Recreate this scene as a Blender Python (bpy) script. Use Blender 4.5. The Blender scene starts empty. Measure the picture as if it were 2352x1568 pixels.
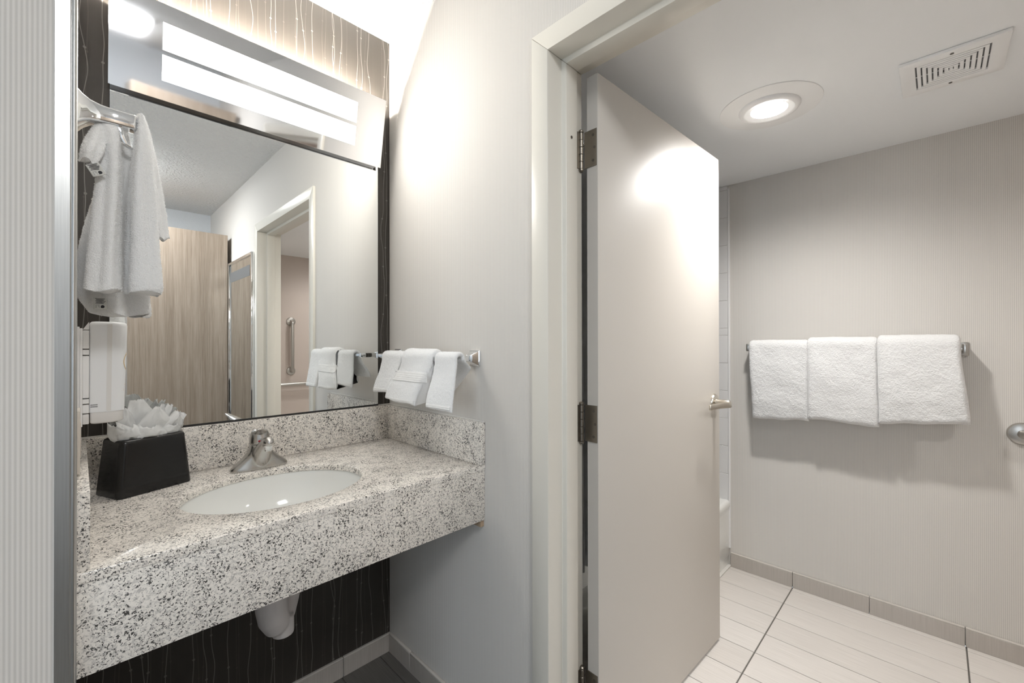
import bpy, bmesh, math, random
from mathutils import Vector, Matrix, noise
PI = math.pi
S = bpy.context.scene
COL = S.collection

# ------------------------------------------------------------------ camera
def make_camera():
    f, yaw, pitch, roll = 986.36, .7905, .0033, -.0015
    fw = Vector((math.sin(yaw)*math.cos(pitch), math.cos(yaw)*math.cos(pitch), math.sin(pitch)))
    r = Vector((math.cos(yaw), -math.sin(yaw), 0))
    u = r.cross(fw)
    r2 = r*math.cos(roll) + u*math.sin(roll)
    u2 = -r*math.sin(roll) + u*math.cos(roll)
    cam = bpy.data.cameras.new('camera')
    cam.sensor_fit = 'HORIZONTAL'; cam.sensor_width = 36; cam.lens = f*36/2352
    cam.clip_start = .02
    o = bpy.data.objects.new('camera', cam); COL.objects.link(o)
    m = Matrix((r2, u2, -fw)).transposed().to_4x4()
    m.translation = Vector((0, 0, 1.23))
    o.matrix_world = m
    S.camera = o
make_camera()

# ------------------------------------------------------------------ world, daylight, exposure
STRIP_E, STRIP_W, TUBE_E, DOWN_E, SPOT_W, PANEL_E, DAY_W = 4.5, 1.45, 400.0, 14.0, 41.0, 20.5, 17.0
w = bpy.data.worlds.new('world'); S.world = w; w.use_nodes = True
w.node_tree.nodes['Background'].inputs[0].default_value = (.75, .86, 1, 1)
w.node_tree.nodes['Background'].inputs[1].default_value = 1.0
S.view_settings.view_transform = 'Standard'; S.view_settings.look = 'None'
S.view_settings.exposure = 1.0; S.view_settings.gamma = 1.0
S.view_settings.use_curve_mapping = False
S.cycles.max_bounces = 8; S.cycles.diffuse_bounces = 5; S.cycles.glossy_bounces = 5
S.cycles.use_adaptive_sampling = True; S.cycles.adaptive_threshold = .04; S.cycles.adaptive_min_samples = 16; S.cycles.use_light_tree = False
S.cycles.sample_clamp_indirect = 6.0
S.cycles.caustics_reflective = True; S.cycles.caustics_refractive = False
S.cycles.blur_glossy = .5
def daylight():
    l = bpy.data.lights.new('window_daylight', 'AREA'); l.shape = 'RECTANGLE'; l.size = 1.7; l.size_y = 1.5
    l.energy = DAY_W; l.color = (.80, .90, 1)
    o = bpy.data.objects.new('window_daylight', l); COL.objects.link(o)
    o.location = (-3.16, -.35, 1.5); o.rotation_euler = (0, -PI/2, 0)
daylight()

# ------------------------------------------------------------------ measures
XS, XB, XF = .884, 1.015, 2.534      # side wall (vanity face, bath face), far bath wall
YM = 1.57                            # vanity wall
HV, HB = 2.44, 2.10                  # ceilings
YP = .985                            # front of the left partition
XL = -.006                           # alcove's left wall
ZC, ZS = .855, .985                  # counter top, splash top

# ------------------------------------------------------------------ materials
class NT:
    def __init__(s, name):
        s.m = bpy.data.materials.new(name); s.m.use_nodes = True
        s.t = s.m.node_tree; s.b = s.t.nodes['Principled BSDF']
    def n(s, typ, **kw):
        nd = s.t.nodes.new(typ)
        for k, v in kw.items(): setattr(nd, k, v)
        return nd
    def l(s, a, b): s.t.links.new(a, b)
    def val(s, sock, v):
        if hasattr(v, 'is_linked') or hasattr(v, 'node'): s.l(v, sock)
        else: sock.default_value = v
    def math(s, op, a, b=0.0, c=None):
        nd = s.n('ShaderNodeMath', operation=op); s.val(nd.inputs[0], a); s.val(nd.inputs[1], b)
        if c is not None: s.val(nd.inputs[2], c)
        return nd.outputs[0]
    def pos(s): return s.n('ShaderNodeNewGeometry').outputs['Position']
    def sep(s, v):
        nd = s.n('ShaderNodeSeparateXYZ'); s.l(v, nd.inputs[0]); return nd.outputs
    def comb(s, x, y, z):
        nd = s.n('ShaderNodeCombineXYZ')
        for i, v in enumerate((x, y, z)): s.val(nd.inputs[i], v)
        return nd.outputs[0]
    def noise(s, vec, scale, detail=2, rough=.5, dist=0):
        nd = s.n('ShaderNodeTexNoise'); s.l(vec, nd.inputs['Vector'])
        nd.inputs['Scale'].default_value = scale; nd.inputs['Detail'].default_value = detail
        nd.inputs['Roughness'].default_value = rough; nd.inputs['Distortion'].default_value = dist
        return nd.outputs[0]
    def ramp(s, fac, stops, interp='LINEAR'):
        nd = s.n('ShaderNodeValToRGB'); s.l(fac, nd.inputs[0]); cr = nd.color_ramp; cr.interpolation = interp
        while len(cr.elements) < len(stops): cr.elements.new(.5)
        for e, (p, c) in zip(cr.elements, stops):
            e.position = p; e.color = c if len(c) == 4 else (*c, 1)
        return nd.outputs[0]
    def mix(s, fac, a, b):
        nd = s.n('ShaderNodeMix', data_type='RGBA')
        s.val(nd.inputs[0], fac)
        for i, v in ((6, a), (7, b)):
            if hasattr(v, 'node'): s.l(v, nd.inputs[i])
            else: nd.inputs[i].default_value = (*v, 1) if len(v) == 3 else v
        return nd.outputs[2]
    def bump(s, h, strength, dist=.001):
        nd = s.n('ShaderNodeBump'); s.l(h, nd.inputs['Height'])
        nd.inputs['Strength'].default_value = strength; nd.inputs['Distance'].default_value = dist
        s.l(nd.outputs[0], s.b.inputs['Normal'])
    def col(s, v):
        if hasattr(v, 'node'): s.l(v, s.b.inputs['Base Color'])
        else: s.b.inputs['Base Color'].default_value = (*v, 1)
    def set(s, **kw):
        nm = dict(rough='Roughness', metal='Metallic', spec='Specular IOR Level', coat='Coat Weight', coatr='Coat Roughness',
                  trans='Transmission Weight', ior='IOR', alpha='Alpha', sheen='Sheen Weight', sss='Subsurface Weight', aniso='Anisotropic')
        for k, v in kw.items(): s.b.inputs[nm[k]].default_value = v
        return s.m

def plain(name, c, rough=.5, metal=0, **kw):
    m = NT(name); m.col(c); return m.set(rough=rough, metal=metal, **kw)
def emit(name, c, e):
    m = NT(name); m.col(c); m.b.inputs['Emission Color'].default_value = (*c, 1); m.b.inputs['Emission Strength'].default_value = e
    return m.set(rough=.5)

def mat_ribbed(name, hi, lo):
    m = NT(name); g = m.n('ShaderNodeNewGeometry')
    p = m.sep(g.outputs['Position']); nn = m.sep(g.outputs['Normal'])
    s = m.math('ADD', m.math('MULTIPLY', p[0], m.math('ABSOLUTE', nn[1])), m.math('MULTIPLY', p[1], m.math('ABSOLUTE', nn[0])))
    ph = m.math('MULTIPLY', s, 2*PI/.0054)
    wv = m.math('MULTIPLY_ADD', m.math('SINE', ph), .5, .5)
    thread = m.noise(m.comb(m.math('MULTIPLY', s, 60), 0, m.math('MULTIPLY', p[2], 700)), 1, 2)
    blot = m.noise(g.outputs['Position'], 3, 2)
    c = m.mix(wv, lo, hi)
    c = m.mix(m.math('MULTIPLY', thread, .10), c, (.80, .79, .76))
    c = m.mix(m.math('MULTIPLY', blot, .10), c, lo)
    m.col(c); m.bump(wv, .35, .0006)
    return m.set(rough=.9, spec=.12)

def mat_strings():
    m = NT('string_wallpaper'); g = m.pos(); p = m.sep(g); x, z = p[0], p[2]
    def layer(period, off, wid, wob, seed):
        u = m.math('MULTIPLY_ADD', x, 1/period, off)
        cell = m.math('FLOOR', u); fr = m.math('FRACT', u)
        wn = m.n('ShaderNodeTexWhiteNoise', noise_dimensions='2D'); m.l(m.comb(cell, seed, 0), wn.inputs['Vector']); r1 = wn.outputs[0]
        wz = m.noise(m.comb(m.math('MULTIPLY', cell, 7.13), m.math('MULTIPLY', z, 4.5), seed), 1, 1)
        ctr = m.math('ADD', m.math('MULTIPLY_ADD', r1, .5, .25), m.math('MULTIPLY', m.math('SUBTRACT', wz, .5), wob))
        dx = m.math('MULTIPLY', m.math('SUBTRACT', fr, ctr), period)
        ln = m.n('ShaderNodeMapRange', interpolation_type='SMOOTHSTEP'); m.l(m.math('ABSOLUTE', dx), ln.inputs[0])
        ln.inputs[1].default_value = wid*.45; ln.inputs[2].default_value = wid*.9; ln.inputs[3].default_value = 1; ln.inputs[4].default_value = 0
        zz = m.math('ADD', m.math('MULTIPLY', z, 1/.19), m.math('MULTIPLY', r1, 9.7))
        dz = m.math('MULTIPLY', m.math('SUBTRACT', m.math('FRACT', zz), .5), .19)
        d2 = m.math('SQRT', m.math('ADD', m.math('MULTIPLY', dx, dx), m.math('MULTIPLY', dz, dz)))
        dot = m.n('ShaderNodeMapRange', interpolation_type='SMOOTHSTEP'); m.l(d2, dot.inputs[0])
        dot.inputs[1].default_value = wid*2.2; dot.inputs[2].default_value = wid*2.9; dot.inputs[3].default_value = .9; dot.inputs[4].default_value = 0
        return m.math('MAXIMUM', ln.outputs[0], dot.outputs[0])
    a = layer(.105, .15, .0013, .35, 1.3)
    for k, (pr, of) in enumerate(((.128, .47), (.115, .83))):
        a = m.math('MAXIMUM', a, layer(pr, of, .0013, .40, 3.1+2*k))
    b = m.math('MAXIMUM', layer(.085, .3, .0010, .25, 8.2), layer(.072, .7, .0010, .22, 11.9))
    base = m.mix(m.noise(m.comb(m.math('MULTIPLY', x, 260), 0, m.math('MULTIPLY', z, 2)), 1, 2), (.040, .034, .028), (.050, .043, .036))
    c = m.mix(m.math('MULTIPLY', b, .22), base, (.22, .20, .17))
    c = m.mix(m.math('MULTIPLY', a, .85), c, (.21, .20, .18))
    m.col(c); return m.set(rough=.5, spec=.4)

def mat_granite():
    m = NT('granite'); g = m.pos()
    d = m.noise(g, 26, 3, .6)
    n1 = m.noise(g, 275, 2, .6, .8); n2 = m.noise(g, 150, 3, .65, .5)
    n3 = m.noise(g, 420, 1)
    th = m.math('MULTIPLY_ADD', d, -.34, .732)
    blk = m.n('ShaderNodeMapRange'); m.l(m.math('SUBTRACT', n1, th), blk.inputs[0]); blk.inputs[1].default_value = 0; blk.inputs[2].default_value = .05
    gry = m.n('ShaderNodeMapRange'); m.l(n2, gry.inputs[0]); gry.inputs[1].default_value = .47; gry.inputs[2].default_value = .66
    base = m.mix(m.math('MULTIPLY', n3, .5), (.88, .83, .76), (.70, .655, .60))
    c = m.mix(m.math('MULTIPLY', gry.outputs[0], .55), base, (.22, .205, .195))
    c = m.mix(m.math('MULTIPLY', blk.outputs[0], .93), c, (.022, .02, .019))
    m.col(c); return m.set(rough=.18, spec=.5)

def mat_terry(name, c=(.91, .91, .905), sc=420, dist=.0022):
    m = NT(name); g = m.pos()
    n1 = m.noise(g, sc, 3, .6); n2 = m.noise(g, 70, 2)
    m.col(m.mix(n1, tuple(v*.90 for v in c), c))
    m.bump(m.math('MULTIPLY_ADD', n2, .7, n1), .9, dist)
    return m.set(rough=1, spec=.1, sheen=.25)

def mat_wood(name, a, b):
    m = NT(name); p = m.sep(m.pos())
    v = m.comb(m.math('MULTIPLY', p[0], 150), m.math('MULTIPLY', p[1], 150), m.math('MULTIPLY', p[2], 5))
    v2 = m.comb(m.math('MULTIPLY', p[0], 25), m.math('MULTIPLY', p[1], 25), m.math('MULTIPLY', p[2], .8))
    f = m.math('ADD', m.math('MULTIPLY', m.noise(v, 1, 4, .6), .6), m.math('MULTIPLY', m.noise(v2, 1, 2), .4))
    m.col(m.ramp(f, [(.32, a), (.68, b)])); return m.set(rough=.38, spec=.4)

def mat_tile(name, a, b, axis):
    m = NT(name); p = m.sep(m.pos()); k = [260, 260, 260]; k[axis] = 6
    v = m.comb(*[m.math('MULTIPLY', p[i], k[i]) for i in range(3)])
    oi = m.n('ShaderNodeObjectInfo').outputs['Random']
    f = m.math('ADD', m.math('MULTIPLY', m.noise(v, 1, 3, .6), .8), m.math('MULTIPLY', oi, .2))
    m.col(m.ramp(f, [(.3, a), (.72, b)])); m.bump(m.noise(v, 1, 2), .08, .001); return m.set(rough=.32, spec=.45)

def mat_bumpy(name, c, scale, strength, dist, rough=.7, detail=3, **kw):
    m = NT(name); g = m.pos(); m.col(c); m.bump(m.noise(g, scale, detail, .55), strength, dist); return m.set(rough=rough, **kw)

def mat_brushed(name, c, rough, axis=2, amt=.12):
    m = NT(name); p = m.sep(m.pos()); k = [900, 900, 900]; k[axis] = 12
    v = m.comb(*[m.math('MULTIPLY', p[i], k[i]) for i in range(3)])
    m.col(m.mix(m.noise(v, 1, 2), tuple(x*(1-amt) for x in c), c)); return m.set(rough=rough, metal=1)

M = {}
M['rib'] = mat_ribbed('ribbed_wallpaper', (.70, .67, .63), (.56, .535, .50))
M['strings'] = mat_strings()
M['granite'] = mat_granite()
M['terry'] = mat_terry('terry_cotton')
M['plush'] = mat_terry('plush_cotton', (.78, .775, .765), 170, .0045)
M['terry_band'] = mat_bumpy('woven_cotton', (.82, .815, .80), 900, .4, .0006, rough=.9)
M['pile'] = plain('cotton_pile', (.92, .92, .915), 1.0, spec=.05)
M['popcorn'] = mat_bumpy('popcorn_plaster', (.82, .82, .81), 62, 1.0, .022, rough=.9, detail=4)
M['smooth_ceiling'] = mat_bumpy('smooth_ceiling_paint', (.93, .945, .96), 160, .10, .001, rough=.34, spec=.35)
M['plaster'] = mat_bumpy('textured_plaster', (.74, .77, .80), 150, .9, .006, rough=.9)
M['frame'] = mat_bumpy('cream_enamel', (.72, .69, .62), 60, .04, .001, rough=.32)
M['door'] = mat_bumpy('greige_door_paint', (.60, .565, .515), 220, .06, .001, rough=.42, spec=.4)
M['door_edge'] = plain('door_edge_paint', (.50, .47, .43), .4)
M['floor_tile'] = mat_tile('striated_floor_tile', (.63, .59, .55), (.77, .73, .69), 1)
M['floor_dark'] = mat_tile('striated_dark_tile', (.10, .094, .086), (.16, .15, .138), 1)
M['base_tile_y'] = mat_tile('striated_base_tile', (.42, .385, .345), (.52, .48, .44), 2)
M['grout'] = plain('grey_grout', (.15, .14, .125), .9)
M['grout_light'] = plain('light_grout', (.62, .60, .58), .8)
M['base_cap'] = plain('base_cap_bead', (.62, .58, .53), .4)
M['mirror'] = plain('mirror_silver', (.90, .915, .91), 0.0, 1)
M['mirror_edge'] = plain('mirror_edge', (.02, .02, .02), .3)
M['plate'] = mat_brushed('satin_reflector', (.80, .80, .81), .045, 0, .03)
M['housing'] = mat_brushed('dark_housing', (.22, .22, .23), .22, 0)
M['white_metal'] = plain('white_metal', (.82, .82, .81), .4)
M['diffuser'] = emit('lit_acrylic', (1, .98, .945), STRIP_E)
M['tube'] = emit('lit_tube', (1, .955, .885), TUBE_E)
M['lens'] = emit('lit_lens', (1, .97, .93), DOWN_E)
M['panel'] = emit('lit_ceiling_panel', (.97, .985, 1), PANEL_E)
M['steel'] = mat_brushed('brushed_trim', (.60, .60, .585), .30, 2, .25)
M['chrome'] = plain('chrome', (.86, .87, .88), .05, 1)
M['nickel'] = mat_brushed('brushed_nickel', (.58, .565, .54), .27, 2, .1)
M['satin'] = mat_brushed('satin_nickel', (.66, .61, .53), .28, 0, .1)
M['stainless'] = mat_brushed('satin_stainless', (.55, .53, .50), .30, 2, .1)
M['hinge'] = plain('bronze_hinge', (.26, .235, .20), .36, 1)
M['screw'] = plain('screw_head', (.16, .145, .13), .35, 1)
M['porcelain'] = plain('porcelain', (.80, .80, .77), .08, spec=.5)
M['pvc'] = plain('white_plastic', (.66, .63, .62), .45)
M['red'] = plain('red_dot', (.35, .005, .01), .25)
M['black'] = mat_bumpy('black_leatherette', (.009, .0088, .0085), 40, .30, .0016, rough=.22, detail=2, spec=.45)
def mat_tissue():
    m = NT('tissue_paper'); m.col((.88, .88, .87)); m.set(rough=.9, spec=.1)
    t = m.n('ShaderNodeBsdfTranslucent'); t.inputs[0].default_value = (.88, .88, .87, 1)
    x = m.n('ShaderNodeMixShader'); x.inputs[0].default_value = .45
    m.l(m.b.outputs[0], x.inputs[1]); m.l(t.outputs[0], x.inputs[2])
    m.l(x.outputs[0], m.t.nodes['Material Output'].inputs[0]); return m.m
M['tissue'] = mat_tissue()
M['bottle'] = plain('frosted_bottle', (.78, .785, .79), .3, sss=.0)
M['bottle_clear'] = plain('clear_base', (.70, .68, .66), .25)
M['bottle_strip'] = plain('level_strip', (.70, .685, .66), .3)
M['plastic'] = plain('bracket_plastic', (.80, .79, .78), .35)
M['gold'] = plain('gold_print', (.62, .42, .16), .5)
M['ink'] = plain('ink', (.03, .03, .035), .8)
M['tag'] = plain('tag_cloth', (.60, .60, .57), .8)
M['beige'] = plain('beige_plastic', (.60, .55, .49), .4)
M['wood'] = mat_wood('oak_laminate', (.25, .195, .148), (.44, .365, .295))
M['frost'] = plain('frosted_band', (.16, .165, .17), .5)
M['wall_tile'] = plain('white_wall_tile', (.74, .735, .73), .14)
M['curtain'] = mat_bumpy('white_curtain', (.74, .76, .78), 300, .1, .0005, rough=.8)
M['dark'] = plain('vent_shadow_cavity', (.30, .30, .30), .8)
M['vent'] = plain('vent_plastic', (.93, .93, .93), .35)
M['glass'] = plain('window_glass', (1, 1, 1), 0.0, trans=1, ior=1.45)
M['plywood'] = plain('bare_wood', (.42, .31, .21), .8)
M['caulk'] = plain('caulk', (.72, .70, .66), .6)

# ------------------------------------------------------------------ object helpers
W = {}
def _link(o, parent, loc):
    COL.objects.link(o); W[o] = Vector(loc)
    if parent is not None:
        o.parent = parent; o.location = Vector(loc) - W[parent]
    else: o.location = loc
    return o
def empty(name, loc, label=None, cat=None, group=None, kind=None, parent=None):
    o = bpy.data.objects.new(name, None); o.empty_display_size = .05
    _link(o, parent, loc); tag(o, label, cat, group, kind); return o
def tag(o, label=None, cat=None, group=None, kind=None):
    if label: o['label'] = label
    if cat: o['category'] = cat
    if group: o['group'] = group
    if kind: o['kind'] = kind
    return o
def obj(name, me, mat, parent=None, loc=(0, 0, 0)):
    o = bpy.data.objects.new(name, me)
    if mat is not None and not me.materials: me.materials.append(mat)
    return _link(o, parent, loc)

class MB:
    def __init__(s): s.bm = bmesh.new(); s.v = []
    def raw(s, vs, fs):
        b = [s.bm.verts.new(v) for v in vs]
        for f in fs:
            try: s.bm.faces.new([b[i] for i in f])
            except ValueError: pass
        return s
    def box(s, x0, x1, y0, y1, z0, z1):
        vs = [(x, y, z) for x in (x0, x1) for y in (y0, y1) for z in (z0, z1)]
        return s.raw(vs, [(0, 1, 3, 2), (4, 6, 7, 5), (0, 4, 5, 1), (2, 3, 7, 6), (0, 2, 6, 4), (1, 5, 7, 3)])
    def rings(s, rings, cap0=True, cap1=True, closed=False):
        n = len(rings[0]); vs = [p for r in rings for p in r]; fs = []
        m = len(rings)
        for i in range(m if closed else m-1):
            j = (i+1) % m
            for k in range(n): fs.append((i*n+k, i*n+(k+1) % n, j*n+(k+1) % n, j*n+k))
        if not closed:
            if cap0: fs.append(tuple(range(n))[::-1])
            if cap1: fs.append(tuple((m-1)*n+k for k in range(n)))
        return s.raw(vs, fs)
    def lathe(s, prof, o=(0, 0, 0), axis='z', n=32, cap0=True, cap1=True):
        rs = []
        for r, h in prof:
            ring = []
            for k in range(n):
                a = 2*PI*k/n; c, d = r*math.cos(a), r*math.sin(a)
                ring.append({'z': (o[0]+c, o[1]+d, o[2]+h), 'x': (o[0]+h, o[1]+c, o[2]+d), 'y': (o[0]+d, o[1]+h, o[2]+c)}[axis])
            rs.append(ring)
        return s.rings(rs, cap0, cap1)
    def tube(s, pts, rad, n=14, cap=True):
        pts = [Vector(p) for p in pts]
        if not isinstance(rad, (list, tuple)): rad = [rad]*len(pts)
        t0 = (pts[1]-pts[0]).normalized()
        a = Vector((0, 0, 1)) if abs(t0.z) < .9 else Vector((1, 0, 0))
        x = t0.cross(a).normalized(); rs = []
        for i, p in enumerate(pts):
            t = (pts[min(i+1, len(pts)-1)]-pts[max(i-1, 0)]).normalized()
            x = (x - t*x.dot(t)).normalized(); y = t.cross(x)
            rs.append([p + (x*math.cos(2*PI*k/n)+y*math.sin(2*PI*k/n))*rad[i] for k in range(n)])
        return s.rings(rs, cap, cap)
    def build(s, name, mat, parent=None, bevel=0, seg=2, smooth=False, base=None, angle=40):
        bm = s.bm
        bmesh.ops.recalc_face_normals(bm, faces=bm.faces)
        if bevel:
            ed = [e for e in bm.edges if len(e.link_faces) == 2 and e.calc_face_angle(0) > math.radians(25)]
            bmesh.ops.bevel(bm, geom=ed, offset=bevel, segments=seg, profile=.5, affect='EDGES', clamp_overlap=True)
        xs = [v.co.x for v in bm.verts]; ys = [v.co.y for v in bm.verts]; zs = [v.co.z for v in bm.verts]
        c = Vector(base) if base else Vector(((min(xs)+max(xs))/2, (min(ys)+max(ys))/2, min(zs)))
        bmesh.ops.translate(bm, verts=bm.verts, vec=-c)
        me = bpy.data.meshes.new(name); bm.to_mesh(me); bm.free()
        if smooth or bevel:
            for p in me.polygons: p.use_smooth = True
            me.set_sharp_from_angle(angle=math.radians(angle))
        return obj(name, me, mat, parent, c)
def box(name, x0, x1, y0, y1, z0, z1, mat, parent=None, bevel=0, seg=2):
    return MB().box(x0, x1, y0, y1, z0, z1).build(name, mat, parent, bevel, seg)
def struct(o, label=None): return tag(o, label, None, None, 'structure')
def modifier_apply(o):
    dg = bpy.context.evaluated_depsgraph_get(); ev = o.evaluated_get(dg)
    me = bpy.data.meshes.new_from_object(ev); o.modifiers.clear(); o.data = me
    for p in me.polygons: p.use_smooth = True
def copy_tree(o, delta, parent=None):
    c = o.copy(); COL.objects.link(c); c.parent = parent
    W[c] = W[o] + Vector(delta)
    if parent is None: c.location = W[c]
    for ch in list(o.children):
        cc = copy_tree(ch, delta, c); cc.parent = c
    return c
def lerp(a, b, t): return a + (b-a)*t
def smooth01(t): t = max(0, min(1, t)); return t*t*(3-2*t)

# ------------------------------------------------------------------ shell: walls and ceilings
T = .10
struct(box('wall_vanity', XL-.1, XB, YM, YM+T, 0, HV, M['strings']), 'dark brown wallpaper wall with pale strings behind the mirror')
b = MB()
b.box(XS, XB, .76, YM, 0, HV); b.box(XS, XB, -1.77, -.25, 0, HV); b.box(XS, XB, -.25, .76, 2.035, HV)
struct(b.build('wall_side', M['rib']), 'cream ribbed wallpaper wall around the bathroom doorway')
b = MB(); b.raw([(-3.2, YP, 0), (-.012, YP, 0), (XL, YP+.006, 0), (XL, YM, 0), (-.14, YM, 0), (-.14, YP+.12, 0), (-3.2, YP+.12, 0)] +
                [(-3.2, YP, HV), (-.012, YP, HV), (XL, YP+.006, HV), (XL, YM, HV), (-.14, YM, HV), (-.14, YP+.12, HV), (-3.2, YP+.12, HV)],
                [(k, (k+1) % 7, 7+(k+1) % 7, 7+k) for k in range(7)] + [(6, 5, 4, 3, 2, 1, 0), (7, 8, 9, 10, 11, 12, 13)])
struct(b.build('wall_partition', M['rib']), 'cream ribbed wallpaper partition at the left edge')
struct(box('wall_entry', -3.2, XS, -1.87, -1.77, 0, HV, M['plaster']), 'pale textured wall seen above the wardrobe in the mirror')
b = MB(); b.box(-3.3, -3.2, -1.87, -1.2, 0, HV); b.box(-3.3, -3.2, .5, YP+.12, 0, HV)
b.box(-3.3, -3.2, -1.2, .5, 0, .75); b.box(-3.3, -3.2, -1.2, .5, 2.25, HV)
struct(b.build('wall_window', M['rib']))
wn = empty('window_1', (-3.25, -.35, .75), kind='structure')
b = MB(); b.box(-3.3, -3.18, -1.2, -1.15, .75, 2.25); b.box(-3.3, -3.18, .45, .5, .75, 2.25); b.box(-3.3, -3.18, -1.15, .45, .75, .8); b.box(-3.3, -3.18, -1.15, .45, 2.2, 2.25)
b.build('window_frame', M['frame'], wn)
box('pane', -3.252, -3.246, -1.15, .45, .8, 2.2, M['glass'], wn)
struct(box('ceiling', -3.2, XB, -1.87, YM, HV, HV+T, M['popcorn']), 'white popcorn textured ceiling over the vanity')
struct(box('wall_bath_far', XF, XF+T, -1.55, YM+T, 0, HB+.2, M['rib']), 'ribbed wallpaper bathroom wall behind the bath towels')
struct(box('wall_bath_end', XB, XF, -1.55, -1.45, 0, HB, mat_bumpy('bath_paint', (.58, .50, .45), 120, .05, .001, .5)), 'plain tan bathroom wall with grab bars seen in the mirror')
struct(box('wall_bath_tub', XB, XF, YM, YM+T, 0, HB, M['wall_tile']))
b = MB(); b.box(XB-.0, XF, -1.55, YM+T, HB, HB+.1)
struct(b.build('ceiling_bathroom', M['smooth_ceiling']), 'smooth white bathroom ceiling')

# ------------------------------------------------------------------ floor tiles (0.60 x 0.151 m, stacked)
fl = struct(box('floor', -3.2, XF, -1.77, YM, -.06, -.004, M['grout']), 'striated plank tile floor, pale in the bathroom and dark under the vanity')
PX, PY = .151, .60
tiles = {}
def tile_mesh(w_, l_, dark):
    k = (round(w_, 4), round(l_, 4), dark)
    if k not in tiles:
        b = MB().box(-w_/2, w_/2, -l_/2, l_/2, 0, .0042)
        bmesh.ops.recalc_face_normals(b.bm, faces=b.bm.faces)
        ed = [e for e in b.bm.edges if all(v.co.z > .004 for v in e.verts)]
        bmesh.ops.bevel(b.bm, geom=ed, offset=.0012, segments=1, affect='EDGES')
        me = bpy.data.meshes.new('floor_tile'); b.bm.to_mesh(me); b.bm.free(); tiles[k] = me
    return tiles[k]
cuts_x = [XF] + [2.496-PX*k for k in range(26)]
cuts_y = [1.12+.0, .52, -.08, -.68, -1.28]
ybands = [(1.12, YM), (.52, 1.12), (-.08, .52), (-.68, -.08), (-1.28, -.68), (-1.77, -1.28)]
for i in range(len(cuts_x)-1):
    x1, x0 = cuts_x[i], cuts_x[i+1]
    for (y0, y1) in ybands:
        gx, gy = .0034, .0048
        wx, ly = x1-x0-gx, y1-y0-gy
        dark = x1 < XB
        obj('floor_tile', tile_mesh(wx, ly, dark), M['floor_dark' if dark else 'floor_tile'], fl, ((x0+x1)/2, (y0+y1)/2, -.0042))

# ------------------------------------------------------------------ tiled baseboards
def baseboard(name, label, axis, plane, sgn, runs, h=.078, th=.011):
    """axis 'y': tiles run along Y on the plane X=plane; sgn points into the room."""
    root = empty(name, (plane, runs[0][0], 0) if axis == 'y' else (runs[0][0], plane, 0), label, kind='structure')
    for a, c in runs:
        lo, hi = sorted((plane, plane+sgn*th)); a2, c2 = a+.001, c-.001
        hb = h-.006
        if axis == 'y':
            t = box('base_tile', lo, hi, a2, c2, 0, hb, M['base_tile_y'], root, .001, 1)
            box('cap_bead', lo, hi, a2, c2, hb, h, M['base_cap'], t, .002, 2)
        else:
            t = box('base_tile', a2, c2, lo, hi, 0, hb, M['base_tile_y'], root, .001, 1)
            box('cap_bead', a2, c2, lo, hi, hb, h, M['base_cap'], t, .002, 2)
    return root
baseboard('baseboard_bath', 'striated tile baseboard under the bath towels', 'y', XF, -1,
          [(.52, .812), (.222, .52), (-.077, .222), (-.376, -.077), (-.675, -.376), (-.974, -.675), (-1.273, -.974), (-1.45, -1.273)])
baseboard('baseboard_side', 'striated tile baseboard on the ribbed wall under the vanity', 'y', XS, -1, [(1.406, 1.559), (1.106, 1.406), (.806, 1.106)], .074)
baseboard('baseboard_vanity', 'striated tile baseboard on the dark wall under the vanity', 'x', YM, -1, [(.69, XS), (.39, .69), (.09, .39), (XL, .09)], .072)

# ------------------------------------------------------------------ brushed corner trim on the partition
b = MB(); pr = [(-.0262, YP), (-.0262, YP-.0022), (-.0095, YP-.0022), (-.0080, YP-.0006), (-.0072, YP-.0006)]
for k in range(9):
    a = -PI/2 + PI*.5*k/8
    pr.append((-.0055+.0045*math.cos(a)*1.0, YP+.0030+.0045*math.sin(a)))
pr += [(-.001, YP+.0225), (XL, YP+.0225), (XL, YP+.006), (-.012, YP)]
b.rings([[(x, y, 0) for x, y in pr], [(x, y, HV) for x, y in pr]])
struct(b.build('trim_1', M['steel'], smooth=True, angle=30), 'brushed metal corner trim on the partition edge')

# ------------------------------------------------------------------ door frame
fr = empty('trim_2', (.95, .25, 0), 'cream metal door frame of the bathroom', kind='structure')
y0, y1, zt = -.225, .73, 2.006
prof = [(.884, -.058), (.872, -.058), (.872, 0), (.932, 0), (.932, .016), (.983, .016), (.983, 0), (1.027, 0), (1.027, -.058), (1.015, -.058)]
def member(kind):
    A, B = [], []
    for x, t in prof:
        if kind == 'L': A.append((x, y1-t, 0)); B.append((x, y1-t, zt-t))
        if kind == 'R': A.append((x, y0+t, 0)); B.append((x, y0+t, zt-t))
        if kind == 'H': A.append((x, y0+t, zt-t)); B.append((x, y1-t, zt-t))
    return MB().rings([A, B])
for k, nm in (('L', 'jamb'), ('R', 'jamb'), ('H', 'head')):
    member(k).build(nm, M['frame'], fr, .0025, 2)
b = MB().lathe([(.004, 0), (.004, .0012), (.002, .002)], (0, 0, 0), 'y', 10)
o = b.build('screw', M['screw'], fr, smooth=True); o.location = Vector((.955, .7125, 1.80)) - W[fr]; o.rotation_euler = (PI, 0, 0)

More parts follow.
